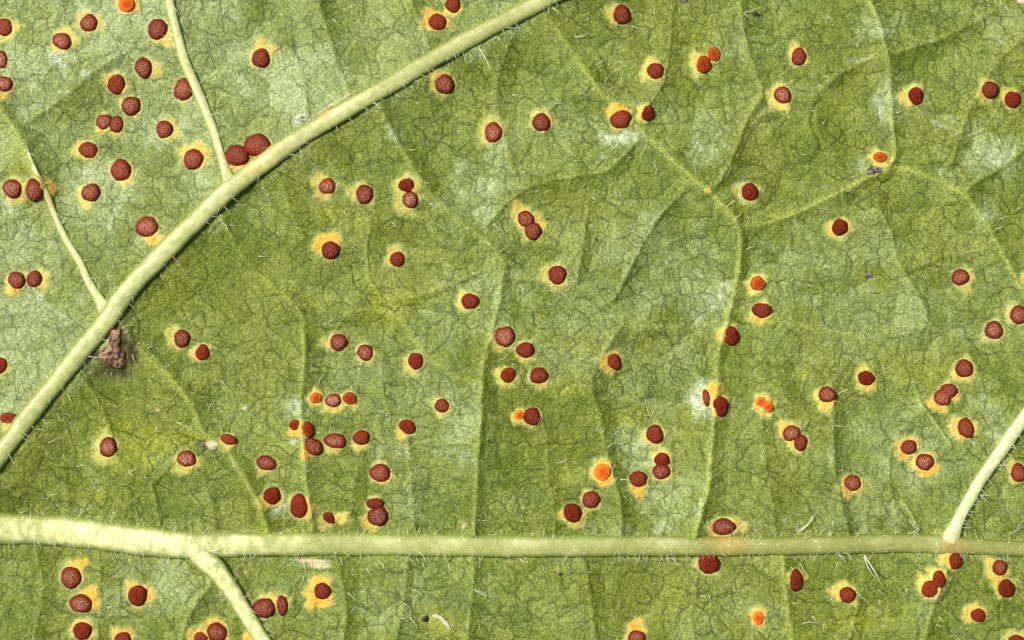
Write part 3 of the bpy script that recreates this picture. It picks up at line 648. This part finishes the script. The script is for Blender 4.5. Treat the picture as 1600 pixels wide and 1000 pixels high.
def build_vein(key, mat, label, whiteness=0.0, sink=.15, tall=.52):
    path = spline(BIG[key], 3.2)
    n = len(path); NS = 28
    t = np.gradient(path[:, :2], axis=0); t /= np.linalg.norm(t, axis=1)[:, None]
    s = np.concatenate([[0], np.cumsum(np.hypot(*np.diff(path[:, :2], axis=0).T))])
    # smoothed ground height below the vein
    g = np.array([mean_height(np.clip(p[0], ax[4], ax[-5]), np.clip(p[1], ay[4], ay[-5]), 9) for p in path])
    ker = np.hanning(25); ker /= ker.sum(); g = np.convolve(np.pad(g, 12, 'edge'), ker, 'valid')
    verts = []; att = []; faces = []
    A = np.linspace(0, 2 * math.pi, NS, endpoint=False)
    r2 = np.random.RandomState(len(key) * 7)
    ph = r2.rand(6) * 6.3
    PX = np.repeat(path[:, 0], NS); PY = np.repeat(np.arange(NS), 1)
    for i in range(n):
        x, y, hw = path[i]; nx, ny = -t[i, 1], t[i, 0]
        endf = 1.0
        if key in ('upper', 'left', 'lower', 'right'):
            e = min(i, n - 1 - i) / 5.0
            endf = min(1, .35 + .65 * e)
        for k in range(NS):
            a = A[k]; ca, sa = math.cos(a), math.sin(a)
            wob = 1 + .030 * math.sin(s[i] * .055 + ph[0] + 2 * a) + .022 * math.sin(s[i] * .13 + ph[1] - a) + .014 * math.sin(s[i] * .31 + ph[2] + 3 * a)
            off = ca * hw * wob
            zz = g[i] + hw * sink + sa * hw * tall * wob * endf
            verts.append(W(x + nx * off, y + ny * off, zz)); att.append((s[i] / 1000.0, ca, whiteness_at(key, x, y), float(sstep(650, 1150, x)) if key == 'midrib' else .25 if key == 'diagonal' else 0.0))
    for i in range(n - 1):
        for k in range(NS):
            k2 = (k + 1) % NS
            faces.append((i * NS + k, i * NS + k2, (i + 1) * NS + k2, (i + 1) * NS + k))
    faces.append(tuple(range(NS))[::-1]); faces.append(tuple((n - 1) * NS + k for k in range(NS)))
    o = mesh_obj("vein", verts, faces, mat, leaf)
    at = o.data.attributes.new("along", 'FLOAT_COLOR', 'POINT'); at.data.foreach_set('color', np.array(att, np.float32).ravel())
    rust = np.zeros(len(verts), np.float32)
    V = np.array(verts); px = V[:, 0] / P + CX; py = CY - V[:, 1] / P
    for (rx, ry, rr) in ((1138, 843, 26), (1490, 862, 20), (1482, 846, 13), (418, 238, 14), (395, 258, 12), (510, 180, 10), (88, 295, 16), (78, 318, 8)):
        rust = np.maximum(rust, np.exp(-((px - rx) ** 2 + (py - ry) ** 2) / rr ** 2))
    ra_ = o.data.attributes.new("rust", 'FLOAT', 'POINT'); ra_.data.foreach_set('value', rust)
    bm_fix(o)
    o['label'] = label
    return o, path, g
def bm_fix(o):
    import bmesh
    bm = bmesh.new(); bm.from_mesh(o.data); bmesh.ops.recalc_face_normals(bm, faces=bm.faces); bm.to_mesh(o.data); bm.free()
def whiteness_at(key, x, y):
    if key == 'midrib': return float(1 - sstep(330, 520, x))
    if key == 'lower': return 1.0
    if key == 'diagonal': return float(.35 * sstep(420, 120, abs(x - 380)))
    return .3
VP = {}
for key, mat, lab in (('diagonal', M_VEIN, "thick pale vein rising diagonally from lower left to top"), ('midrib', M_VEIN, "thickest vein running straight across, creamy white at its left end"),
                      ('lower', M_VEIN, "creamy branch vein running down right from the thickest vein"), ('right', M_VEIN3, "bleached whitish vein joining the thickest vein at right"),
                      ('upper', M_VEIN2, "slender pale vein meeting the diagonal vein from above"), ('left', M_VEIN2, "short slender vein meeting the diagonal vein at far left")):
    VP[key] = build_vein(key, mat, lab)

def surf(x, y):
    """top of whatever is there: vein or blade"""
    z = height(x, y)
    for key, (o, path, g) in VP.items():
        dd = np.hypot(path[:, 0] - x, path[:, 1] - y); i = int(dd.argmin()); hw = path[i, 2]
        if dd[i] < hw: z = max(z, g[i] + hw * .15 + hw * .52 * math.sqrt(max(0, 1 - (dd[i] / hw) ** 2)))
    return z

# pustules ------------------------------------------------------------
def dome(rx, ry, h, seed, nr=13, na=40, ragged=.060, power=2.7):
    rs = np.random.RandomState(seed)
    th = np.linspace(0, 2 * math.pi, na, endpoint=False)
    f = 1 + ragged * (np.sin(2 * th + rs.rand() * 6.3) * .7 + np.sin(3 * th + rs.rand() * 6.3) * .6 + np.sin(5 * th + rs.rand() * 6.3) * .35) + rs.randn(na) * .016
    V = [(0, 0, h)]; R = [0.0]
    for i in range(1, nr + 1):
        r = (i / nr) ** .8
        if i == nr: r = 1.0
        z = h * (1 - r ** power) ** .62
        for k in range(na):
            jx = rs.randn() * .06 * h * (1 if i < nr else 0)
            rr = r * f[k]
            V.append((math.cos(th[k]) * rx * rr, math.sin(th[k]) * ry * rr, z + jx + .06 * h * math.sin(3 * th[k] + seed) * r * (1 - r) * 3)); R.append(r)
    base = len(V)
    for k in range(na):
        V.append((math.cos(th[k]) * rx * f[k] * .93, math.sin(th[k]) * ry * f[k] * .93, -5.0)); R.append(1.0)
    F = [(0, 1 + k, 1 + (k + 1) % na) for k in range(na)]
    for i in range(nr):
        a = 1 + i * na; b = a + na
        for k in range(na):
            k2 = (k + 1) % na; F.append((a + k, b + k, b + k2, a + k2))
    F.append(tuple(base + k for k in range(na))[::-1])
    return V, F, R
def frame(x, y, r, rot, dampen=.8):
    gx, gy = slope(x, y, r)
    nrm = Vector((-gx * dampen, gy * dampen, 1)).normalized()
    q = Vector((0, 0, 1)).rotation_difference(nrm)
    return q.to_matrix() @ Matrix.Rotation(-math.radians(rot), 3, 'Z')
for k, (x, y, rx, ry, rot, bloom, heat, hx, hy, hr, orange) in enumerate(PUST):
    rs = np.random.RandomState(k + 5)
    h = (.30 + .14 * rs.rand()) * min(rx, ry) + 2.2
    V, F, R = dome(rx * 1.0, ry * 1.0, h, k)
    Mx = frame(x, y, 11, rot)
    z0 = mean_height(x, y, min(rx, ry) * .8) - .3
    vs = [tuple((Mx @ Vector(p)) * P) for p in V]
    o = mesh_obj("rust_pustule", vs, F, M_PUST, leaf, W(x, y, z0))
    at = o.data.attributes.new("pustule", 'FLOAT_COLOR', 'POINT')
    A = np.zeros((len(V), 4), np.float32); A[:, 0] = R; A[:, 1] = bloom; A[:, 2] = heat; A[:, 3] = rs.rand()
    at.data.foreach_set('color', A.ravel())
    if heat >= .5: o['label'] = "small bright orange young pustule"
    elif bloom >= .8: o['label'] = "pustule with a dusty greyish pink top"

# lumps of dead tissue, part of the leaf ---------------------------------
def lump(name, x, y, rx, ry, rot, h, mat, seed, parent=leaf, ragged=.16, lift=0.):
    V, F, R = dome(rx, ry, h, seed, nr=9, na=26, ragged=ragged, power=1.9)
    rs = np.random.RandomState(seed)
    V = [(a + rs.randn() * .05 * rx, b + rs.randn() * .05 * ry, c + rs.randn() * .09 * h) if c > 0 else (a, b, c) for (a, b, c) in V]
    Mx = frame(x, y, 8, rot, 1.0)
    return mesh_obj(name, [tuple((Mx @ Vector(p)) * P) for p in V], F, mat, parent, W(x, y, mean_height(x, y, 5) + lift))
o = lump("dead_patch", 178, 557, 20, 21, 10, 8, M_DEAD, 301, lift=1.0); o['label'] = "shrivelled brown lump of dead tissue under the diagonal vein"
o = lump("dead_patch", 181, 530, 10, 18, 12, 6, M_DEAD, 302, lift=1.5); o['label'] = "narrow brown neck of the dead lump beside the vein"
lump("dead_patch", 331, 700, 7, 3.5, 8, 3.5, M_HUSK, 303)['label'] = "tiny pale dried blister with a dark end"

# loose things lying on the leaf -----------------------------------------
def loose(name, label, cat, *a, **k):
    o = lump(name, *a, parent=None, **k); o['label'] = label; o['category'] = cat
    return o
loose("debris_speck", "black speck by three short hairs near the top edge, right of centre", "speck", 1181, 22, 5.5, 4.5, 0, 5, M_BLACK, 311, ragged=.3)
loose("debris_speck", "dark grey crumb alone on open green blade, lower left of a small round pustule", "speck", 1360, 430, 6, 5, 20, 4, M_GREY, 312, ragged=.4)
loose("debris_speck", "long dark grey crumb touching the small orange red pustule beside a vein", "speck", 1366, 267, 12, 5, -12, 5, M_GREY, 313, ragged=.35)
loose("debris_speck", "black speck beside the curved white husk near the bottom edge", "speck", 664, 968, 5, 4.5, 0, 5, M_BLACK, 314, ragged=.25)
loose("debris_speck", "tiny black sliver just below the thick horizontal vein", "speck", 876, 898, 4, 1.8, -25, 3, M_BLACK, 315, ragged=.3)
loose("debris_speck", "small dark crumb cut by the top edge of the picture", "speck", 1070, 2, 5, 3.5, 0, 3, M_GREY, 316, ragged=.3)
loose("debris_speck", "dark end crumb against the tiny pale dried blister", "speck", 315, 696, 5, 4, 0, 4, M_GREY, 317, ragged=.3)
loose("debris_speck", "small white grain close above the diagonal vein", "speck", 470, 187, 7, 5, 10, 5, M_HUSK, 318, ragged=.3)
# curved husk: a bent, tapered, ribbed skin
def husk():
    pts = spline([(675, 963, .9), (681, 963, 2.6), (689, 967, 3.5), (697, 974, 3.3), (702, 981, 2.2), (705, 986, .8)], 1.5)
    V = []; F = []; NS = 12
    t = np.gradient(pts[:, :2], axis=0); t /= np.linalg.norm(t, axis=1)[:, None]
    for i, (x, y, r) in enumerate(pts):
        r2 = r * (1 + .08 * math.sin(i * 1.7)); z = mean_height(x, y, 5) + r * .55
        for k in range(NS):
            a = 2 * math.pi * k / NS
            V.append(Vector(W(x - t[i, 1] * math.cos(a) * r2, y + t[i, 0] * math.cos(a) * r2, z + math.sin(a) * r2 * .7)))
    for i in range(len(pts) - 1):
        for k in range(NS):
            F.append((i * NS + k, i * NS + (k + 1) % NS, (i + 1) * NS + (k + 1) % NS, (i + 1) * NS + k))
    F.append(tuple(range(NS))); F.append(tuple((len(pts) - 1) * NS + k for k in range(NS)))
    base = Vector(W(690, 970, height(690, 970)))
    o = mesh_obj("insect_husk", [tuple(v - base) for v in V], F, M_HUSK, None, base); bm_fix(o)
    o['label'] = "small curved whitish insect husk lying near the bottom edge"; o['category'] = "husk"
husk()

# hairs ---------------------------------------------------------------
HR = """
862 12 880 25;862 12 876 20;897 58 921 51;899 60 920 55;986 40 1004 47;1016 40 1022 42;1186 12 1173 20;1161 21 1174 30;1162 20 1177 14;931 102 950 92;1043 118 1051 121;1138 5 1139 11
1002 203 1012 223;1012 225 999 246;800 149 811 149;944 130 952 118;952 142 960 135;1045 220 1053 220;916 80 923 78;1560 62 1568 76;1493 84 1500 100;1570 10 1576 26;1292 24 1300 32
748 75 768 117;752 78 762 90;643 135 648 144;586 163 592 167;584 162 600 172;514 200 518 204;470 236 476 246;476 155 482 178;520 30 530 36;640 235 652 232;618 202 622 208;666 220 671 228;795 203 801 204
708 -2 712 6;778 60 782 66;779 58 784 64;790 70 792 78;1022 10 1024 28;1021 252 1023 276;926 308 934 314;926 317 934 315;920 352 926 354;922 424 929 418;866 462 872 448;875 463 867 475;876 456 892 470;818 450 820 458;814 446 816 458
1166 390 1180 385;1135 324 1150 312;1168 337 1170 345;1153 340 1157 330;1240 343 1252 362;1302 460 1310 454;1562 342 1572 338;1555 358 1570 350;1546 440 1552 435;1222 492 1228 486;1212 484 1216 476
343 342 352 350;352 350 360 366;340 338 346 344;325 366 333 354;200 734 210 742;201 740 215 732;225 744 232 750;236 742 242 738;275 660 300 674;281 540 292 534;270 690 282 700;403 400 419 400;473 477 480 477;480 448 484 456;500 480 512 488
655 267 662 270;663 285 672 288;686 372 695 382;671 318 680 326;770 350 784 361;782 366 779 376;761 380 770 386;781 394 788 388;796 415 802 412;614 348 622 356;538 332 546 338;432 363 436 370;410 292 418 300;514 330 518 332
191 513 214 509;193 520 205 516;140 557 157 559;143 564 158 558;106 614 112 634;108 618 114 630;58 670 80 673;76 692 92 681;118 730 131 725;152 698 165 710;230 545 240 540;243 667 247 677;246 712 249 722;254 680 255 694;258 576 266 570;344 596 356 608
175 634 184 638;90 645 96 660;66 655 74 664;98 655 104 660;207 554 213 570;231 594 237 600;325 640 328 630;380 695 382 708;392 700 398 706;388 706 391 712
120 810 133 782;116 800 118 790;123 806 124 790;132 798 144 786;145 765 153 750;151 769 162 764;176 800 182 810;178 786 177 800;211 798 213 818;64 803 66 800;66 802 79 793;72 780 80 770;201 806 199 814;77 774 88 772;328 762 334 750;30 802 40 797;40 800 43 794
217 875 219 895;166 940 174 943;169 948 178 952;124 864 128 872;536 862 553 876;531 872 535 900;529 885 533 892;473 880 474 906;473 900 472 910;485 878 486 890;591 876 588 892;596 880 605 895;571 888 582 904;550 900 558 898;643 922 656 924;640 930 654 938;655 863 665 880;660 880 665 890;693 870 701 884;700 884 704 894
742 921 756 930;745 923 760 926;752 928 762 932;729 975 732 986;750 985 748 975;630 943 640 948;640 965 652 980;628 966 638 964;820 872 826 883;812 874 826 884;543 926 556 938;640 875 650 884;546 812 549 820;634 705 644 710;550 833 556 840
1040 870 1048 880;1048 872 1060 886;1056 881 1065 885;1090 875 1086 882;1100 930 1108 940;1108 930 1110 945;972 870 980 880;917 894 924 893;940 979 946 990;880 770 884 768;1155 828 1160 815;1160 832 1170 812;1176 838 1182 824;1178 834 1196 818;1190 826 1200 818;1186 848 1200 858;1075 870 1083 878;1140 845 1146 840
1248 833 1272 800;1248 830 1276 798;1246 832 1248 815;1290 836 1300 826;1280 834 1296 822;1301 822 1304 810;1338 835 1360 826;1348 835 1362 832;1255 842 1268 836;1420 835 1436 824;1422 812 1440 830;1534 774 1552 776;1504 812 1514 820;1532 772 1546 784;1592 830 1606 812;1580 835 1604 820;1542 818 1545 826;1590 680 1596 686;1583 694 1590 704;1560 728 1576 726;1562 732 1574 738;1566 722 1578 736
1250 880 1266 902;1309 864 1322 886;1311 868 1318 876;1310 878 1308 890;1352 870 1374 910;1352 868 1378 916;1372 922 1384 930;1338 872 1346 882;1268 962 1279 977;1254 974 1282 976;1324 945 1330 956;1330 970 1342 992;1340 925 1358 940;1416 920 1418 930;1240 870 1248 880;1236 886 1246 892;1236 940 1246 944;1298 935 1306 942;1500 866 1510 876;1518 868 1522 880;1530 868 1534 880;1236 912 1244 918;1580 870 1584 884;1570 880 1574 876;1590 905 1598 912;1466 963 1474 972;1462 975 1476 978
512 504 524 494;498 604 504 588;483 648 490 640;514 676 516 660;534 676 536 668;488 710 494 700;590 640 610 646;602 650 610 644;695 522 697 530;702 532 708 518;652 530 660 518;660 512 664 520;730 600 732 606;720 690 722 676;725 690 726 680;780 562 792 556;820 615 824 606;855 600 858 590
868 615 870 622;1018 652 1026 636;1012 640 1016 648;868 724 888 716;883 724 886 714;960 680 970 668;972 672 980 680;976 722 984 718;950 700 958 692;973 665 968 670;970 750 988 752;1144 510 1154 506;1145 528 1142 534;932 590 940 578;900 545 910 532;1095 495 1102 500;938 648 944 646;1252 505 1256 510
1429 568 1440 560;1425 596 1438 598;1310 616 1325 608;1305 665 1320 666;1257 664 1264 656;1350 524 1352 532;1346 518 1347 526;1514 683 1524 696;1520 690 1526 700;1307 518 1316 518;1360 762 1374 760;1225 650 1232 646;1420 692 1422 700;1358 520 1360 530
300 275 304 282;286 500 292 494;335 180 346 187;344 215 352 205;342 212 349 207;280 80 286 86;292 106 296 98;320 118 324 124;265 30 275 26;260 36 272 38;252 32 264 40;90 345 96 352;96 350 102 340;110 400 116 396;142 110 150 98;130 170 136 165;185 45 190 46;348 258 354 250;302 160 308 166;2 310 8 316;35 170 33 164
"""
HAIRS = [tuple(float(v) for v in s.split()) for line in HR.strip().split('\n') for s in line.split(';')]
def hair_mesh(name, curve, thick):
    """unit hair along +x, curving up and sideways, tapering"""
    n = 7; NS = 5; V = []; F = []
    for i in range(n):
        t = i / (n - 1)
        c = Vector((t, curve * math.sin(math.pi * t), .20 * math.sin(math.pi * (.12 + .62 * t)) - .20 * math.sin(math.pi * .12)))
        r = thick * (1 - .86 * t ** 1.2)
        for k in range(NS):
            a = 2 * math.pi * k / NS
            V.append((c.x, c.y + math.cos(a) * r, c.z + math.sin(a) * r))
    for i in range(n - 1):
        for k in range(NS):
            F.append((i * NS + k, i * NS + (k + 1) % NS, (i + 1) * NS + (k + 1) % NS, (i + 1) * NS + k))
    F.append(tuple(range(NS))[::-1]); F.append(tuple((n - 1) * NS + k for k in range(NS)))
    me = bpy.data.meshes.new(name); me.from_pydata(V, [], F); me.materials.append(M_HAIR)
    me.polygons.foreach_set('use_smooth', [True] * len(F)); me.update()
    return me
HM = [[hair_mesh("hair", c, th) for c in (-.09, -.04, 0.01, .05, .12)] for th in (.050, .030, .017)]
count = 0
order = sorted(HAIRS, key=lambda h: -math.hypot(h[2] - h[0], h[3] - h[1]))
extra_small = order[300:]
for (x0, y0, x1, y1) in order[:300]:
    L = math.hypot(x1 - x0, y1 - y0) * 1.05
    row = HM[0] if L < 13 else HM[1] if L < 21 else HM[2]
    o = bpy.data.objects.new("hair", random.choice(row)); link(o, leaf)
    z = surf(x0, y0)
    o.location = W(x0, y0, z - .4)
    o.rotation_euler = (0, -math.radians(random.uniform(2, 16)), math.atan2(-(y1 - y0), x1 - x0))
    o.scale = (L * P, L * P, L * P)
# countless short hairs: one joined part
def fine_hairs(nh):
    V = []; F = []
    near = []
    for sp in [spline(s[3], 8)[:, :2] for s in SEC] + [spline(BIG[k], 8)[:, :2] for k in BIG]:
        near.append(sp)
    near = np.concatenate(near); rs = np.random.RandomState(99)
    spots = [(a, b, math.hypot(c - a, e - b), math.atan2(-(e - b), c - a)) for (a, b, c, e) in extra_small]
    while len(spots) < nh:
        if rs.rand() < .55:
            p = near[rs.randint(len(near))] + rs.randn(2) * 9
        else:
            p = np.array([rs.uniform(-150, 1750), rs.uniform(-150, 1150)])
        if not (-200 < p[0] < 1800 and -200 < p[1] < 1200): continue
        spots.append((p[0], p[1], rs.uniform(3.5, 11) * (1.35 if rs.rand() < .2 else 1), rs.rand() * 6.3))
    for key, dens in (('diagonal', .30), ('midrib', .42), ('lower', .3), ('right', .5), ('upper', .3), ('left', .25)):
        path = spline(BIG[key], 6)
        for i in range(2, len(path) - 2):
            for sd in (-1, 1):
                if rs.rand() > dens: continue
                x, y, hw = path[i]; tx, ty = path[i + 1, :2] - path[i - 1, :2]; q = math.hypot(tx, ty); nx, ny = -ty / q * sd, tx / q * sd
                k = rs.uniform(.55, 1.05)
                spots.append((x + nx * hw * k, y + ny * hw * k, rs.uniform(7, 21), math.atan2(-ny, nx) + rs.randn() * .55))
    for (x, y, L, a) in spots:
        z = surf(x, y) - .3; b0 = len(V); th = rs.uniform(.32, .55); cv = rs.uniform(-.07, .07); lift = rs.uniform(.05, .3)
        for i in range(4):
            t = i / 3; r = th * (1 - .8 * t); lx = t * L; ly = cv * L * math.sin(math.pi * t)
            cx = x + lx * math.cos(a) - ly * math.sin(a); cy = y - lx * math.sin(a) - ly * math.cos(a); cz = z + lift * L * math.sin(t * 1.9)
            for k in range(3):
                q = 2 * math.pi * k / 3
                V.append(W(cx - math.sin(a) * math.cos(q) * r, cy - math.cos(a) * math.cos(q) * r, cz + math.sin(q) * r))
        for i in range(3):
            for k in range(3):
                F.append((b0 + i * 3 + k, b0 + i * 3 + (k + 1) % 3, b0 + (i + 1) * 3 + (k + 1) % 3, b0 + (i + 1) * 3 + k))
    o = mesh_obj("fine_hairs", V, F, M_HAIR, leaf); o['kind'] = "stuff"
fine_hairs(2300)
print("blade", NX, NY, "pustules", len(PUST), "hairs", len(HAIRS))
